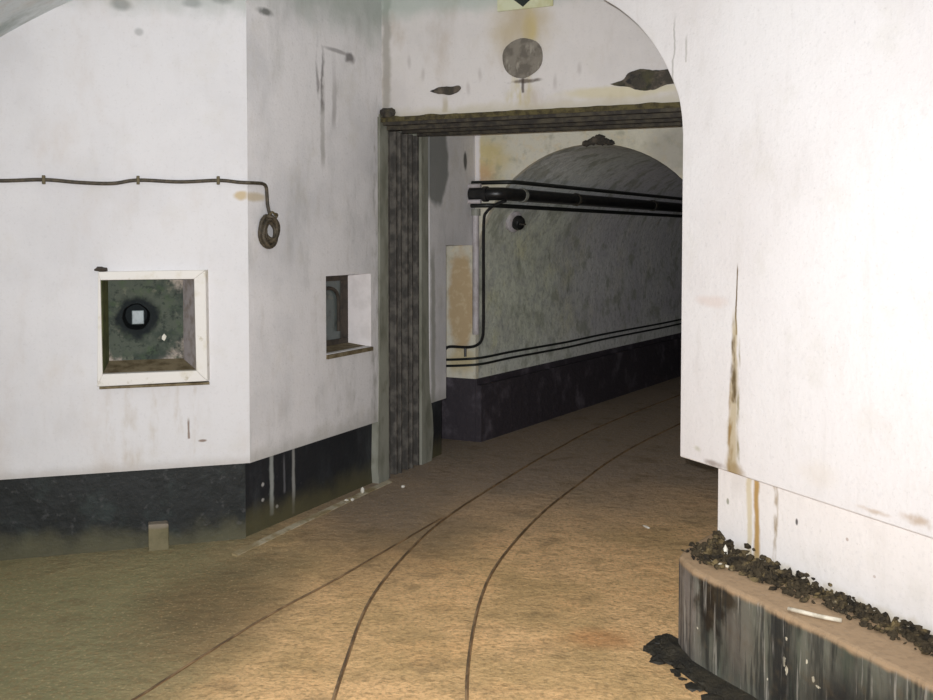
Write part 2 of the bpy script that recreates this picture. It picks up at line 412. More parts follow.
n = NM('dark_crumbled_rubble', .95, .1); n.col = rgb(68,60,47); n.mottling(rgb(124,108,76), 13, .52, .66, .8, seed=3); n.mottling(rgb(150,136,110), 30, .60, .70, .8, seed=5); n.mottling(rgb(34,32,30), 22, .5, .64, .8, seed=7); n.grain(60, .01, .7); M_RUBBLE = n.done()
M_MUD = plain('black_wet_mud', rgb(40,38,33), .6, .35, 0., rgb(60,55,44), 14, .015)
M_CHIP = plain('white_plaster_chip', rgb(222,218,206), .8, .2)
M_STICK = plain('bleached_stick', rgb(214,206,188), .7, .3, 0., rgb(170,160,140), 30)

# ------------------------------------------------------------------ frames of the place (metres)
LEFT = wall_frame(-2.32, 4.92, 72)              # left wall
CORN = (-1.156, 5.298)
SPLAY = wall_frame(*CORN, 25.3)                 # splayed wall and passage side beyond the door
LINT = wall_frame(-.55, 6.58, 115.3)            # wall over the steel door frame
FAR = wall_frame(.067, 7.886, 115.3)            # wall at the passage end with the tunnel arch
RIGHT = wall_frame(.881, 4.10, 156)             # right wall
PLIN = wall_frame(.881+.9135*.06, 4.10+.407*.06, 156)
KERB = wall_frame(.88, 3.628, 155.4)

# ------------------------------------------------------------------ room shell
b = MB(); b.box(-6, 12, -4, 26, -.3, 0); floor = struct(b.build('floor', M_FLOOR))

def holed(b, x0, x1, z0, z1, hole, y1):
    hx0, hx1, hz0, hz1 = hole
    b.box(x0, hx0, 0, y1, z0, z1); b.box(hx1, x1, 0, y1, z0, z1)
    b.box(hx0, hx1, 0, y1, z0, hz0); b.box(hx0, hx1, 0, y1, hz1, z1)

b = MB(); holed(b, -1.05, 1.223, .41, 3.3, (.485, .950, .920, 1.400), .42)
b.box(.36, 1.08, .30, .42, .8, 1.5)
struct(b.build('wall_left', M_LEFT, mw=LEFT))
b = MB(); b.box(-1.05, 1.20, .015, .42, -.05, .41); struct(b.build('baseboard_left', M_TAR_L, mw=LEFT))

b = MB(); holed(b, 0, 1.353, .41, 3.4, (.740, 1.266, .916, 1.384), .40)
b.box(1.353, 1.477, .004, .40, 2.40, 3.4); b.box(1.477, 1.953, .004, .40, 2.40, 3.4)
b.box(1.953, 2.09, .004, .40, 2.40, 3.4)
b.box(2.09, 2.348, 0, .40, .42, 3.4)
b.box(2.348, 2.862, 0, .40, 1.56, 3.4)
b.box(.60, 1.36, .30, .40, .8, 1.5)
struct(b.build('wall_splayed', M_SPLAY, mw=SPLAY))
b = MB(); b.box(.012, 1.353, .045, .40, -.05, .41); b.box(2.09, 2.33, .03, .40, -.05, .42)
b.box(2.30, 2.862, .62, .80, -.05, 1.7)
struct(b.build('baseboard_splayed', M_TAR_S, mw=SPLAY))

# concrete strips either side of the steel jamb, running down to the floor
b = MB(); b.prism_xz([(1.353,-.05),(1.478,-.05),(1.478,2.42),(1.375,2.42),(1.37,1.3),(1.345,.4),(1.335,.1)], -.006, .35)
struct(b.build('trim_1', M_CONC, mw=SPLAY))
b = MB(); b.prism_xz([(1.952,-.05),(2.10,-.05),(2.13,.2),(2.115,.36),(2.075,.5),(2.06,.9),(2.05,2.42),(1.952,2.42)], -.006, .35)
struct(b.build('trim_2', M_CONC, mw=SPLAY))
# low mortar footing along the wall foot
b = MB()
for (x0,y0),(x1,y1) in zip([(-1.16,5.0),(-.925,5.56),(-.60,6.31)], [(-.925,5.56),(-.60,6.31),(-.49,6.55)]):
    b.hexa([(x0,y0,-.02),(x1,y1,-.02),(x1-.032,y1+.016,-.02),(x0-.032,y0+.016,-.02),(x0,y0,.006),(x1,y1,.006),(x1-.032,y1+.016,.012),(x0-.032,y0+.016,.012)])
struct(b.build('trim_3', M_FOOT))

b = MB(); b.box(-.25, 3.3, 0, .46, 2.36, 3.4); lint_wall = struct(b.build('wall_over_door', M_LINTEL, mw=LINT))

# far wall with round arch into the tunnel
CU, ZC, RR = .96, 1.36, .955
arc = [(CU - RR*math.cos(PI*k/40), ZC + RR*math.sin(PI*k/40)) for k in range(41)]
b = MB()
b.prism_xz([(-1.0,.5),(CU-RR,.5)] + arc + [(CU+RR,0),(3.2,0),(3.2,3.2),(-1.0,3.2)], 0, .05)
for v in b.bm.verts:
    v.co.x += v.co.y*math.tan(math.radians(6.7))
far_wall = struct(b.build('wall_far', M_FAR, mw=FAR))
b = MB(); b.box(-1.0, CU-RR, -.004, .30, -.05, .50); struct(b.build('baseboard_far', M_TAR_T, mw=FAR))

# tunnel lining: shell with thickness, heading 32 degrees
sx, sy = math.sin(math.radians(6.7)), math.cos(math.radians(6.7))
def tun(u, w, z): return (u + sx*w, sy*w, z)
prof_i = [(CU-RR, -.05)] + arc + [(CU+RR, -.05)]
RO = RR + .25
prof_o = [(CU-RO, -.05)] + [(CU - RO*math.cos(PI*k/40), ZC + RO*math.sin(PI*k/40)) for k in range(41)] + [(CU+RO, -.05)]
b = MB(); rings = []
for w in (.045, 2, 4, 7, 11, 16):
    rings.append([[b.bm.verts.new(tun(u, w, z)) for u, z in pr] for pr in (prof_i, prof_o)])
for A, B in zip(rings, rings[1:]):
    for j in (0, 1):
        for k in range(len(prof_i)-1): b.bm.faces.new([A[j][k], A[j][k+1], B[j][k+1], B[j][k]])
for A in (rings[0], rings[-1]):
    for k in range(len(prof_i)-1): b.bm.faces.new([A[0][k], A[0][k+1], A[1][k+1], A[1][k]])
o = b.build('wall_tunnel', M_TUN, mw=FAR, smooth=True); struct(o)
b = MB(); b.hexa([tun(-.5,16,-.05), tun(2.4,16,-.05), tun(2.4,16.2,-.05), tun(-.5,16.2,-.05), tun(-.5,16,3), tun(2.4,16,3), tun(2.4,16.2,3), tun(-.5,16.2,3)])
struct(b.build('wall_tunnel_end', M_TUN, mw=FAR))
b = MB()
u0 = CU-RR
for du, z0, z1 in ((.012, .45, .50), (.05, -.05, .45)):
    b.hexa([tun(u0-.1,0,z0), tun(u0+du,0,z0), tun(u0+du,15.9,z0), tun(u0-.1,15.9,z0), tun(u0-.1,0,z1), tun(u0+du,0,z1), tun(u0+du,15.9,z1), tun(u0-.1,15.9,z1)])
struct(b.build('baseboard_tunnel', M_TAR_T, mw=FAR))

# passage roof between the door and the far wall, and the walls that close it off to the right
b = MB(); b.box(-.4, 3.6, .40, 1.62, 2.78, 2.95); struct(b.build('ceiling_passage', M_VAULT, mw=LINT))
b = MB(); b.box(3.2, 3.5, -1.2, 1.75, -.05, 3.4); struct(b.build('wall_passage_right', M_SPLAY, mw=LINT))

# right wall: half arch rising to the vault
wall_pts = [(0,.705),(.248,.708),(7.2,.705),(7.2,3.4),(-2.05,3.4),(-1.5,3.15),(-1.1,2.98),(-.80,2.82)]
edge = [(-.609,2.705),(-.473,2.631),(-.313,2.521),(-.162,2.379),(-.047,2.217),(-.012,2.12),(0,2.03)]
edge = [(v.x, v.z) for v in spline([(x,0,z) for x,z in edge], 6)]
b = MB(); b.prism_xz(wall_pts + edge + [(0,1.4)], 0, .55)
struct(b.build('wall_right', M_RIGHT, mw=RIGHT, bevel=.006))
b = MB(); b.box(.175, 7.2, 0, .42, .30, .706); struct(b.build('trim_4', M_PLINTH, mw=PLIN))

# vaulted ceiling of the junction
RV, CS, CZ = 3.6, 2.09, -.37
prof = [(CS + RV*math.sin(a), CZ + RV*math.cos(a)) for a in [math.radians(q) for q in range(-68, 1, 2)]] + [(8.5, CZ+RV)]
outer = [(CS + (RV+.2)*math.sin(a), CZ + (RV+.2)*math.cos(a)) for a in [math.radians(q) for q in range(-68, 1, 2)]] + [(8.5, CZ+RV+.2)]
b = MB(); rings = []
for y in (-9.0, .30): rings.append([[b.bm.verts.new((x, y, z)) for x, z in pr] for pr in (prof, outer)])
# over the splayed corner the vault carries on as far as the wall over the door
A, B = rings
for j in (0, 1):
    for k in range(len(prof)-1): b.bm.faces.new([A[j][k], A[j][k+1], B[j][k+1], B[j][k]])
for R_ in rings:
    for k in range(len(prof)-1): b.bm.faces.new([R_[0][k], R_[0][k+1], R_[1][k+1], R_[1][k]])
for k in (0, -1): b.bm.faces.new([A[0][k], B[0][k], B[1][k], A[1][k]])
b.box(1.0, 5.5, .30, 3.2, CZ+RV, CZ+RV+.2)
struct(b.build('ceiling', M_VAULT, mw=LEFT, smooth=True))
b = MB(); b.box(-1.25, -1.0, -8.2, .2, -.05, 2.0); struct(b.build('wall_side', M_RIGHT, mw=LEFT))
b = MB(); b.box(-5, 5.5, -2.6, -2.3, -.05, 3.4); struct(b.build('wall_back', M_RIGHT))

# ------------------------------------------------------------------ steel door frame
door = thing('steel_door_frame', 'dark rusted steel frame around the wide doorway to the tunnel', 'door frame', SPLAY @ Matrix.Translation((1.715, .0, 0)))
def jamb(x0, x1):
    b = MB(); b.box(x0+.03, x1-.03, .095, .12, .0, 2.33); b.build('jamb_web', M_STEEL_W, door)
    b = MB()
    b.box(x0, x0+.022, .0, .10, .0, 2.33); b.box(x1-.03, x1, .012, .10, .0, 2.33)
    b.box(x0+.022, x0+.045, .07, .10, .0, 2.33); b.box(x1-.05, x1-.03, .07, .10, .0, 2.33)
    return b.build('jamb_channel', M_STEEL, door, bevel=.004)
jamb(-.225, -.075); jamb(-.06, .085)
jamb(.10, .235)
b = MB(); b.box(-.237, .237, .12, .20, .0, 2.33); b.build('jamb_back_plate', M_STEEL_W, door)
rel = door.matrix_world.inverted() @ LINT
U1 = 3.18
def sl(u, z): return z - u*(.007)
def bar(b, u0, u1, y0, y1, z0, z1):
    b.hexa([(u0,y0,sl(u0,z0)),(u1,y0,sl(u1,z0)),(u1,y1,sl(u1,z0)),(u0,y1,sl(u0,z0)),(u0,y0,sl(u0,z1)),(u1,y0,sl(u1,z1)),(u1,y1,sl(u1,z1)),(u0,y1,sl(u0,z1))])
b = MB(); bar(b, .02, U1, -.03, .47, 2.345, 2.37); bar(b, .02, U1, .02, .45, 2.37, 2.40)
bar(b, .02, U1, .02, .05, 2.318, 2.345); bar(b, .02, U1, .22, .25, 2.318, 2.345); bar(b, .02, U1, .44, .47, 2.318, 2.345)
b.build('lintel_beam', M_STEEL_D, door, local=rel)
b = MB()                       # rusted, silted upper flange with a ragged top
N = 160
for k in range(N):
    u0 = -.03 + (U1+.03)*k/N; u1 = -.03 + (U1+.03)*(k+1)/N
    h0 = .004 + .018*max(0, mnoise.noise(Vector((u0*7, 1, 0)))) ; h1 = .004 + .018*max(0, mnoise.noise(Vector((u1*7, 1, 0))))
    b.hexa([(u0,-.035,sl(u0,2.366)),(u1,-.035,sl(u1,2.366)),(u1,.0,sl(u1,2.366)),(u0,.0,sl(u0,2.366)),
            (u0,-.028,sl(u0,2.394+h0)),(u1,-.028,sl(u1,2.394+h1)),(u1,.0,sl(u1,2.396+h1)),(u0,.0,sl(u0,2.396+h0))])
b.build('lintel_flange', M_RUSTTOP, door, local=rel)
b = MB(); b.lump((.055, -.03, 2.425), (.05,.03,.03), 3); b.build('corner_bracket', M_STEEL_D, door, local=rel)

# ------------------------------------------------------------------ framed lamp niche in the left wall
ni = thing('lamp_niche', 'square white framed lamp niche with dark grimy inside in the left wall', 'niche', LEFT @ Matrix.Translation((.74, 0, .86)))
x0, x1, z0, z1 = -.275, .285, .0, .580      # frame outside
a0, a1, c0, c1 = -.252, .209, .062, .538    # opening
b = MB()
b.prism_xz([(x0,z0),(a0+.004,c0),(a0,c1),(x0+.012,z1)], -.045, .012)
for q in (b.hexa([(a1,-.045,c0),(x1-.02,-.045,z0+.005),(x1-.001,.012,z0+.004),(a1,.012,c0),(a1-.006,-.045,c1),(x1-.024,-.045,z1+.004),(x1-.004,.012,z1+.008),(a1-.006,.012,c1)]),): pass
b.prism_xz([(x0,z0),(x1-.02,z0+.005),(a1,c0),(a0+.004,c0)], -.045, .012)
b.prism_xz([(a0,c1),(a1-.006,c1),(x1-.024,z1+.004),(x0+.012,z1)], -.045, .012)
fr = b.build('frame', M_FRAME, ni, bevel=.003)
b = MB(); b.lump((-.25,-.03,.592), (.034,.022,.014), 5); b.build('hinge_stub', M_DKFRAME, ni)
b = MB(); b.box(x0+.01, x1-.01, -.048, .0, -.013, -.001); b.build('frame_shadow_strip', M_REVEAL_D, ni)  # thin brown strip modelled as the shadow under the frame
# recess: right side, floor and dark back sit in the wall opening
b = MB(); b.hexa([(a1-.055,.14,c0),(a1+.001,.0,c0),(a1+.002,.15,c0),(a1,.15,c0),(a1-.055,.14,c1),(a1+.001,.0,c1),(a1+.002,.15,c1),(a1,.15,c1)])
b.build('recess_side', M_REVEAL_O, ni)
b = MB(); b.hexa([(a0,.0,c0-.002),(a1,.0,c0-.002),(a1,.15,c0-.002),(a0,.15,c0-.002),(a0,.0,c0),(a1,.0,c0),(a1,.15,c0+.045),(a0,.15,c0+.045)])
b.build('recess_floor', M_REVEAL_D, ni)
b = MB(); b.hexa([(a0,.0,c0),(a0+.006,.0,c0),(a0+.03,.15,c0),(a0,.15,c0),(a0,.0,c1),(a0+.006,.0,c1),(a0+.03,.15,c1),(a0,.15,c1)])
b.build('recess_side', M_REVEAL_G, ni)
hx, hz, hr = -.085, .335, .070               # round flue in the back
NS = 28
b = MB()
outer_ring = []
for k in range(NS):
    a = 2*PI*(k+.5)/NS; dx, dz = math.cos(a), math.sin(a)
    X0, X1, Z0, Z1 = a0-hx, a1-hx, c0-hz, c1-hz
    t = min((X1/dx if dx > 0 else X0/dx) if abs(dx) > 1e-6 else 9, (Z1/dz if dz > 0 else Z0/dz) if abs(dz) > 1e-6 else 9)
    outer_ring.append((hx+dx*t, hz+dz*t))
# snap nearest ring points to the corners so the back fills the opening
for cx, cz in ((a0,c0),(a1,c0),(a0,c1),(a1,c1)):
    i = min(range(NS), key=lambda q: (outer_ring[q][0]-cx)**2 + (outer_ring[q][1]-cz)**2); outer_ring[i] = (cx, cz)
vo = [b.bm.verts.new((x, .15, z)) for x, z in outer_ring]
vi = []; vb = []
for k in range(NS):
    a = 2*PI*(k+.5)/NS; r = hr*(1+.10*mnoise.noise(Vector((math.cos(a)*2, math.sin(a)*2, 3))))
    vi.append(b.bm.verts.new((hx+r*math.cos(a), .155, hz+r*math.sin(a)))); vb.append(b.bm.verts.new((hx+r*.8*math.cos(a), .29, hz+r*.8*math.sin(a))))
for k in range(NS):
    q = (k+1) % NS
    b.bm.faces.new([vo[k], vo[q], vi[q], vi[k]]); b.bm.faces.new([vi[k], vi[q], vb[q], vb[k]])
b.bm.faces.new(vb)
b.build('recess_back', M_RECESS, ni, local=Matrix.Identity(4))
b = MB(); b.box(hx-.022, hx+.040, .150, .162, hz-.040, hz+.034); b.build('pale_square', M_SQUARE, ni, bevel=.004)  # small pale grey square at the mouth of the flue
b = MB(); b.lump((.055,.136,.222), (.013,.006,.016), 2, 1); b.build('paint_fleck', M_CHIP, ni)

# ------------------------------------------------------------------ unframed niche in the splayed wall
nb = thing('lamp_niche', 'deep unframed lamp niche with white side and dark sash beside the doorway', 'niche', SPLAY @ Matrix.Translation((1.003, 0, .916)))
w0, w1, h1 = -.263, .263, .468
b = MB(); b.box(w1-.003, w1, .0, .20, 0, h1); b.build('recess_side', M_REVEAL, nb)
b = MB(); b.hexa([(w0,-.012,-.03),(w1+.005,-.012,-.03),(w1+.005,.2,-.03),(w0,.2,-.03),(w0,-.012,-.006),(w1+.005,-.012,-.006),(w1+.005,.2,.018),(w0,.2,.018)])
b.build('sill', M_REVEAL_D, nb)
sash = MB()
sash.box(w0, w1-.003, .172, .19, .01, .05); sash.box(w0, w1-.003, .172, .19, h1-.045, h1)
sash.box(w0, w0+.05, .172, .19, .05, h1-.045); sash.box(w1-.085, w1-.003, .172, .19, .05, h1-.045)
sash.box(w0, w1-.003, .165, .175, h1-.015, h1)
sa = sash.build('sash', M_DKFRAME, nb, bevel=.003)
b = MB(); b.box(w0+.05, w1-.085, .180, .186, .05, h1-.045); b.build('pane', M_GLASS, sa)
# arched inner bead of the sash
b = MB(); xm = .025; rw = .115
path = [(xm-rw,.170,.10)] + [(xm-rw*math.cos(PI*k/14), .170, .30+rw*.7*math.sin(PI*k/14)) for k in range(15)] + [(xm+rw,.170,.10)]
b.tube(path, .012, 8); b.build('bead', M_DKFRAME, sa, smooth=True)

# ------------------------------------------------------------------ cable along the wall with its coil
cab = thing('wall_cable', 'thin dark cable clipped across the left wall ending in a hanging coil', 'cable', LEFT @ Matrix.Translation((.4, 0, 1.89)))
L2W = LEFT; S2W = SPLAY; inv = cab.matrix_world.inverted()
def onL(s, z, off=.013): return inv @ (L2W @ Vector((s, -off, z)))
def onS(s, z, off=.013): return inv @ (S2W @ Vector((s, -off, z)))
pts = [onL(-.9,1.89), onL(-.3,1.888), onL(.029,1.890), onL(.229,1.899), onL(.396,1.888), onL(.55,1.886), onL(.674,1.905), onL(.88,1.900), onL(1.072,1.911), onL(1.18,1.903), onL(1.235,1.901,.016),
       onS(.05,1.903), onS(.115,1.902), onS(.143,1.885), onS(.150,1.84), onS(.155,1.79), onS(.165,1.735,.02)]
b = MB(); b.tube(spline(pts, 6), .0095, 8); b.build('cable_run', M_CABLE, cab, smooth='all')
for s in (.229, .674, 1.072):
    z = {.229:1.899,.674:1.905,1.072:1.911}[s]
    p = onL(s, z, .012)
    b = MB(); b.box(-.008, .008, -.012, .016, -.022, .022)
    b.build('cable_clip', M_CLIP, cab, local=Matrix.Translation(p), bevel=.003)
b = MB(); cl = []
for k in range(6*24+1):
    a = PI/2 + 2*PI*k/24; turn = k/24
    r = .060 + .014*math.sin(turn*2.3+.5)
    cs = .150 + .018*math.sin(turn*1.9); cz = 1.648 + .008*math.sin(turn*3.1)
    cl.append(onS(cs + r*math.cos(a)*.92, cz + r*1.12*math.sin(a), .014 + .010*(turn % 3) + .006*math.sin(a*2+turn)))
b.tube(cl, .0105, 8); coil = b.build('cable_coil', M_CABLE, cab, smooth='all')
b = MB()
b.tube(spline([onS(.172,1.735,.05), onS(.15,1.75,.045), onS(.148,1.715,.02), onS(.175,1.700,.03), onS(.195,1.735,.045), onS(.172,1.742,.05)], 6), .007, 6)
b.build('tie_wire', M_CLIP, coil, smooth='all', local=Matrix.Identity(4))

# ------------------------------------------------------------------ over the door
sg = thing('direction_sign', 'faded cream square sign with black arrow above the doorway', 'sign', LINT @ Matrix.Translation((1.005, 0, 3.005)))
b = MB(); b.box(-.182, .182, -.014, .0, .0, .20); b.build('plate', M_SIGN, sg, bevel=.003)
b = MB()
b.prism_xz([(-.01,.012),(.07,.075),(.03,.075),(.03,.17),(-.05,.17),(-.05,.075),(-.09,.075)], -.017, -.013); b.build('arrow', M_ARROW, sg)
b = MB(); b.bm.verts.ensure_lookup_table()
pl = []
for k in range(30):
    a = 2*PI*k/30; r = .130*(1 + .07*mnoise.noise(Vector((math.cos(a)*1.5, math.sin(a)*1.5, 7))))
    pl.append((.135*0 + r*math.cos(a)*1.02, r*math.sin(a)*.95))
b.prism_xz(pl, -.008, .0)
tag(b.build('vent_plug', M_PLUG, mw=LINT @ Matrix.Translation((.988, 0, 2.712)), bevel=.003), 'round grey patch of bare render plugging a vent above the doorway', 'vent plug')

def spall(name, parent, pts, y0=-.012, mat=M_SPALL, seed=1):
    """patch of broken, exposed render: a ragged low-relief slab"""
    b = MB(); P = spline([(x,0,z) for x,z in pts+[pts[0]]], 5)[:-1]
    P = [(v.x + .006*mnoise.noise(v*30+Vector((seed,0,0))), v.z + .006*mnoise.noise(v*30+Vector((0,seed,4)))) for v in P]
    b.prism_xz(P, y0, .0)
    return b.build(name, mat, parent, local=Matrix.Identity(4), bevel=.003)
spall('broken_render', lint_wall, [(.35,2.545),(.39,2.562),(.45,2.572),(.50,2.568),(.565,2.568),(.555,2.535),(.50,2.515),(.45,2.522),(.40,2.532)])
spall('broken_render', lint_wall, [(1.545,2.512),(1.62,2.535),(1.66,2.575),(1.74,2.588),(1.84,2.575),(1.96,2.578),(2.1,2.56),(2.1,2.50),(1.95,2.498),(1.87,2.486),(1.80,2.465),(1.72,2.468),(1.65,2.49),(1.58,2.502)], seed=5)
b = MB()
for k in range(30):
    a = random.uniform(-1,1); b.lump((1.01+a*.105, -.005, 2.318+.055*(1-abs(a))*random.random()), (.03,.014,.022), k, 1)
b.build('broken_render', M_SPALL, far_wall)

# ------------------------------------------------------------------ pipes at the tunnel mouth
def TP(u, w, z): return Vector(tun(u, w, z))
mp = thing('heating_pipe', 'thick black pipe running high along the tunnel wall', 'pipe', FAR @ Matrix.Translation((.2, 0, 1.955)))
iv = (Matrix.Translation((.2, 0, 1.955))).inverted()
def bent(u, z, y):
    """comes out of the passage wall, runs along the far wall and bends into the tunnel"""
    return [Vector((-.10,y,z)), Vector((u-.12,y,z)), Vector((u-.05,y+.008,z)), Vector((u-.008,y+.045,z))] + [TP(u, w, z) for w in (.10, .5, 2, 5, 9, 15)]
b = MB(); b.tube([iv @ p for p in bent(.275, 1.955, -.09)], .050, 16); b.build('pipe_run', M_BLACK, mp, smooth='all')
b = MB(); b.tube([iv @ Vector((.115,-.09,1.955)), iv @ Vector((.15,-.09,1.955))], .060, 16); b.build('pipe_collar', M_BLACK, mp, smooth=True)
b = MB(); b.tube([iv @ TP(.275, .22, 1.955), iv @ TP(.275, .255, 1.955)], .057, 16); b.build('pipe_collar', M_GPIPE, mp, smooth=True)
for w in (1.2, 3.0, 5.0):
    b = MB(); b.tube([iv @ TP(.275, w, 1.955), iv @ TP(.275, w+.03, 1.955)], .057, 14); b.tube([iv @ TP(.275, w+.015, 1.955), iv @ TP(.16, w+.015, 2.0)], .012, 6); b.build('pipe_bracket', M_STEEL_D, mp, smooth=True)
for u, z, r, y, lab, mat in ((.350, 2.045, .016, -.06, 'thin dark pipe just above the thick black tunnel pipe', M_CABLE_D),
                              (.190, 1.868, .017, -.075, 'thin dark pipe just below the thick black tunnel pipe', M_CABLE_D)):
    b = MB(); b.tube(bent(u, z, y), r, 10)
    tag(b.build('service_pipe', mat, mw=FAR, smooth='all'), lab, 'pipe', 'thin pipes beside the tunnel pipe')
for z, lab in ((2.018, 'short pale pipe stub just above the black pipe in the corner'), (1.897, 'short pale pipe stub just below the black pipe in the corner')):
    b = MB(); b.tube([(-.10,-.12,z),(.105,-.12,z)], .017, 10)
    tag(b.build('pipe_stub', M_WPIPE, mw=FAR, smooth=True), lab, 'pipe', 'pale pipe stubs in the corner')

vp_ = thing('downpipe', 'white vertical pipe with a collar in the corner under the black pipe', 'pipe', FAR @ Matrix.Translation((.030, -.05, .86)))
b = MB(); b.tube([(0,0,0),(0,0,.5),(0,0,.95)], .026, 14); b.build('pipe_run', M_WPIPE, vp_, smooth=True)
b = MB(); b.tube([(0,0,.93),(0,0,.985)], .037, 14); b.build('collar', M_GPIPE, vp_, smooth=True)

b = MB()
b.tube(spline([(.30,-.09,1.90),(.20,-.05,1.875),(.115,-.03,1.82),(.085,-.02,1.74),(.082,-.02,1.4),(.082,-.02,.95),(.072,-.02,.83),(.03,-.02,.775),(-.05,-.02,.752),(-.20,-.02,.750),(-.245,-.02,.735),(-.260,-.02,.71),(-.264,-.02,.68)], 6), .012, 8)
b.tube([(-.075,-.02,.75),(-.075,-.02,.676)], .011, 8)
tag(b.build('conduit', M_BLACK, mw=FAR, smooth=True), 'thin black conduit bending round the corner below the stained panel', 'conduit')

for i, (z, lab) in enumerate(((.662, 'upper of the two thin cables low on the tunnel wall'), (.612, 'lower of the two thin cables low on the tunnel wall'))):
    t = thing('tunnel_cable', lab, 'cable', FAR @ Matrix.Translation((0, 0, z)), 'paired cables low on the tunnel wall')
    b = MB()
    pp = [Vector((-.50,-.018,-.03)), Vector((-.25,-.018,-.02)), Vector((-.02,-.018,0)), Vector(tun(.03,.12,.003)), Vector(tun(.027,.5,.005))] + [Vector(tun(.027, w, .004*math.sin(w*3))) for w in (1,1.6,2.3,3,4,5,6.5,8,10,13)]
    b.tube(spline(pp, 4), .010, 8); b.build('cable_run', M_CABLE_D, t, smooth='all')
    if i == 0:
        for w in [.22+.36*k for k in range(12)]:
            b = MB(); b.hexa([tun(u0-.005,w,-.01), tun(u0+.03,w,-.01), tun(u0+.03,w+.03,-.01), tun(u0-.005,w+.03,-.01), tun(u0-.005,w,.11), tun(u0+.016,w,.11), tun(u0+.016,w+.03,.11), tun(u0-.005,w+.03,.11)])
            b.build('cable_bracket', M_STEEL_D, t)

# round fitting on the tunnel wall
lp = thing('bulkhead_lamp', 'small round dark fitting with pale rim on tunnel wall below pipes', 'lamp', FAR @ Matrix.Translation(tun(.125, .40, 1.748)))
ax = Vector((1, -.25, -.25))
b = MB(); b.lathe([(.075,-.05),(.088,-.01),(.088,.01),(.07,.016)], (0,0,0), ax, 24); b.build('base', M_WPIPE, lp, smooth=True)
b = MB(); b.lathe([(.058,.02),(.062,.045),(.05,.07),(.025,.08)], (0,0,0), ax, 24); b.build('cover', M_BLACK, lp, smooth=True)
b = MB(); b.tube([Vector((0,-.06,0))+ax*.08, ax*.09, Vector((0,.06,0))+ax*.08], .006, 6); b.build('guard_bar', M_STEEL, lp)

# ------------------------------------------------------------------ rails
def rail(pts, label, w=.008, gw=.006):
    P = spline([(x,y,0) for x,y in pts], 8)
    t = thing('rail', label, 'rail', Matrix.Translation((P[0].x, P[0].y, 0)), 'narrow gauge rails in the floor')
    o = P[0]
    def strip(off0, off1, z0, z1):
        b = MB(); prev = None
        for i, p in enumerate(P):
            d = (P[min(i+1,len(P)-1)] - P[max(i-1,0)]).normalized(); nn = Vector((d.y, -d.x, 0))
            q = p - o
            vs = [b.bm.verts.new(q + nn*a + Vector((0,0,z))) for a, z in ((off0,z0),(off1,z0),(off1,z1),(off0,z1))]
            if prev:
                for k in range(4): b.bm.faces.new([prev[k], prev[(k+1)%4], vs[(k+1)%4], vs[k]])
            else: b.bm.faces.new(vs)
            prev = vs
        b.bm.faces.new(prev[::-1]); return b
    strip(-w/2, w/2, -.06, .006).build('rail_head', M_RAIL, t)
    strip(w/2, w/2+gw, -.03, .0012).build('flangeway', M_GROOVE, t)
    return t
rail([(-.40,1.2),(-.44,2.4),(-.462,3.2),(-.461,3.70),(-.429,4.388),(-.292,5.106),(-.096,5.763),(.31,6.755),(.675,7.567),(1.188,8.60),(2.25,10.35),(4.9,14.6)], 'left rail of the curving pair in the brown floor')
rail([(.06,1.2),(.02,2.4),(.0,3.2),(.006,3.75),(.06,4.388),(.168,4.944),(.428,5.763),(.757,6.55),(1.069,7.25),(1.53,8.10),(2.62,9.9),(5.2,14.1)], 'right rail of the curving pair in the brown floor')
rail([(-1.75,1.6),(-1.40,2.8),(-1.126,3.497),(-1.021,3.77),(-.839,4.209),(-.637,4.608),(-.462,4.991),(-.231,5.5),(-.14,5.70)], 'faint outer rail branching off to the lower left', .006, .004)

# ------------------------------------------------------------------ kerb on the right with its litter
b = MB()
ki = KERB.inverted()
outl = [(.88,3.610),(.846,3.69),(.830,3.78),(.828,3.85),(.86,3.93),(.93,4.03),(1.10,4.26),(1.30,4.62)]
loc = [(ki @ Vector((x, y, 0)))[:2] for x, y in outl]
b.prism_xy([(5.6,0),(5.6,.55)] + [(x, y) for x, y in loc[::-1]], -.05, .37)
kerb = b.build('kerb', M_KERB, mw=KERB, bevel=.014)
for v in kerb.data.vertices: pass
tag(kerb, 'worn black painted concrete kerb at the foot of the right wall', 'kerb')
P_inv = PLIN
b = MB()
rnd = random.Random(3)
for k in range(1000):
    s_ = .17 + 2.2*rnd.random()**1.15
    wmax = .19 if s_ < .42 else (.13 if s_ < .8 else .095)
    d = wmax*rnd.random()**1.3
    sz = rnd.uniform(.004, .013)*(1.35 if s_ < .45 else 1.05)
    zz = .371 + sz*.3 + max(0, (wmax-d))*.34*rnd.random()
    p = P_inv @ Vector((s_, -d-.004, zz))
    b.lump(p, (sz*rnd.uniform(.7,1.4), sz*rnd.uniform(.7,1.4), sz*.7), k, 1, .5)
for k in range(160):
    s_ = .18 + .42*k/160; p = P_inv @ Vector((s_, -.05-.045*math.sin(k*1.7), .374)); b.lump(p, (.018,.022,.014+.008*(k%3)), k+900, 1, .5)
for k in range(220):
    s_ = .55 + 2.6*k/220; p = P_inv @ Vector((s_, -.024-.018*math.sin(k*2.1), .374)); b.lump(p, (.018,.02,.012+.007*(k%3)), k+700, 1, .5)
tag(b.build('rubble', M_RUBBLE), 'dark crumbled rubble lying along the kerb top against the right wall', 'rubble', kind='stuff')
b = MB(); b.tube([(1.066,3.268,.379),(1.10,3.238,.380),(1.15,3.20,.3785),(1.205,3.165,.379)], .007, 8)
tag(b.build('stick', M_STICK, smooth='all'), 'bleached thin stick lying on the kerb top', 'stick')
b = MB(); b.tube([(.925,3.76,.379),(.96,3.715,.380),(.985,3.685,.379)], .005, 6)
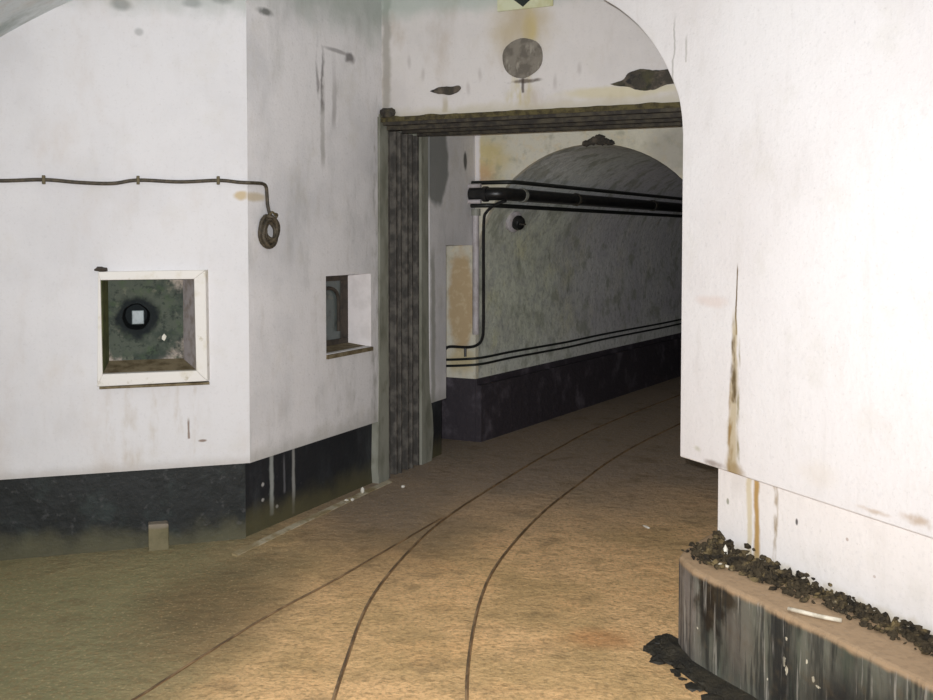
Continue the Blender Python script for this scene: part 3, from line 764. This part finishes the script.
tag(b.build('stick', M_STICK, smooth='all'), 'short pale twig on the far end of the kerb', 'stick')
b = MB(); b.lump((.995,3.80,.40), (.012,.012,.028), 4, 1, .3)
tag(b.build('plaster_chip', M_CHIP), 'upright white plaster chip in the rubble at the kerb end', 'plaster chip')
b = MB()
mud = [(ki @ Vector((x, y, 0))) for x, y in [(.83,3.94),(.785,3.91),(.745,3.87),(.725,3.82),(.735,3.76),(.76,3.69),(.79,3.60),(.83,3.48),(.90,3.33),(.98,3.18),(1.05,3.04),(1.10,2.94),(1.2,2.95),(1.15,3.2),(.98,3.5),(.9,3.85)]]
N2 = len(mud)
vt = []
cx = sum(p.x for p in mud)/N2
top = []
def inner(p, f): 
    return Vector((p.x, p.y + (0.05-p.y)*f, 0))
r0 = [b.bm.verts.new((p.x + .012*mnoise.noise(p*20), p.y + .012*mnoise.noise(p*20+Vector((5,0,0))), -.01)) for p in mud]
r1 = [b.bm.verts.new((inner(p,.22+.2*mnoise.noise(p*15)).x, inner(p,.22).y, .010+.010*mnoise.noise(p*12))) for p in mud]
r2 = [b.bm.verts.new((inner(p,.7).x, inner(p,.7).y, .03+.012*mnoise.noise(p*9))) for p in mud]
for A, B in ((r0,r1),(r1,r2)):
    for k in range(N2): b.bm.faces.new([A[k], A[(k+1)%N2], B[(k+1)%N2], B[k]])
b.bm.faces.new(r2); b.bm.faces.new(r0[::-1])
for k in range(150):
    i_ = rnd.randrange(0, 12); f_ = rnd.random(); q = mud[i_].lerp(mud[i_+1], f_); f_ = rnd.random()**1.6*.8 - .10
    sz = rnd.uniform(.006, .026); b.lump((q.x+rnd.uniform(-.02,.02), q.y + (.05-q.y)*f_, .004+.02*max(0,f_)), (sz*1.5, sz*1.4, sz*.4), k+50, 1, .5)
tag(b.build('mud_heap', M_MUD, mw=KERB), 'black wet mud spread at the foot of the kerb end', 'mud')

# small stuff on the floor and by the walls
b = MB(); b.prism_xz([(-.050,-.02),(.050,-.02),(.050,.128),(.045,.135),(-.05,.137)], -.055, .01)
tag(b.build('concrete_block', M_STONE, mw=LEFT @ Matrix.Translation((.752, 0, 0)), bevel=.006), 'small pale concrete block at the foot of the black band on left wall', 'block')
first = None
chips = [((-.724,6.10), 'white plaster chip nearest the wall corner, first of the row'), ((-.660,6.30), 'white plaster chip second along the foot of the wall'), ((-.628,6.335), 'white plaster chip close beside the second one'), ((-.415,6.51), 'white plaster chip in front of the steel jamb')]
chips = [((-.735,6.055), 'left one of two white plaster chips side by side on the floor'), ((-.700,6.075), 'right one of two white plaster chips side by side on the floor'), ((-.655,6.235), 'white plaster chip standing against the mortar edge by the wall'), ((-.41,6.40), 'white plaster chip lying in front of the steel door jamb'), ((1.0,5.50), 'pale chip lying alone on the floor in the dark doorway')]
for i, ((x, y), lab) in enumerate(chips):
    if first is None:
        b = MB(); b.lump((0,0,.009), (.016,.013,.010), 5, 1, .3); first = b.build('plaster_chip', M_CHIP); o = first
    else:
        o = first.copy(); COL.objects.link(o)
    o.location = (x, y, .0); o.rotation_euler = (0, 0, i*1.3)
    if i == 2: o.scale = (.9,.9,2.0); o.location.z = .01
    if i == 4: o.scale = (2.2,.8,.7)
    tag(o, lab, 'plaster chip', 'plaster chips on the floor')

# ------------------------------------------------------------------ light: the camera's own flash
ld = bpy.data.lights.new('flash', 'SPOT'); ld.energy = 885; ld.shadow_soft_size = .012
ld.spot_size = math.radians(98); ld.spot_blend = 1.0; ld.color = (.968, .98, 1.0)
lo = bpy.data.objects.new('flash', ld); COL.objects.link(lo)
lo.location = (-.045, .02, 1.665); lo.rotation_euler = (math.radians(87), 0, math.radians(0))
w = bpy.data.worlds.new('world'); SC.world = w; w.use_nodes = True
w.node_tree.nodes['Background'].inputs[0].default_value = (0,0,0,1); w.node_tree.nodes['Background'].inputs[1].default_value = 0

# ------------------------------------------------------------------ camera
cd = bpy.data.cameras.new('camera'); cam = bpy.data.objects.new('camera', cd); COL.objects.link(cam)
cd.sensor_width = 36; cd.lens = 1000/933*36; cd.shift_y = -70/933; cd.clip_start = .02
cam.location = (0, 0, 1.6); cam.rotation_euler = (PI/2 - math.atan(.04), 0, 0)
SC.camera = cam
SC.view_settings.view_transform = 'Standard'; SC.view_settings.look = 'None'
SC.view_settings.gamma = 1; SC.view_settings.use_curve_mapping = False; SC.view_settings.exposure = 0
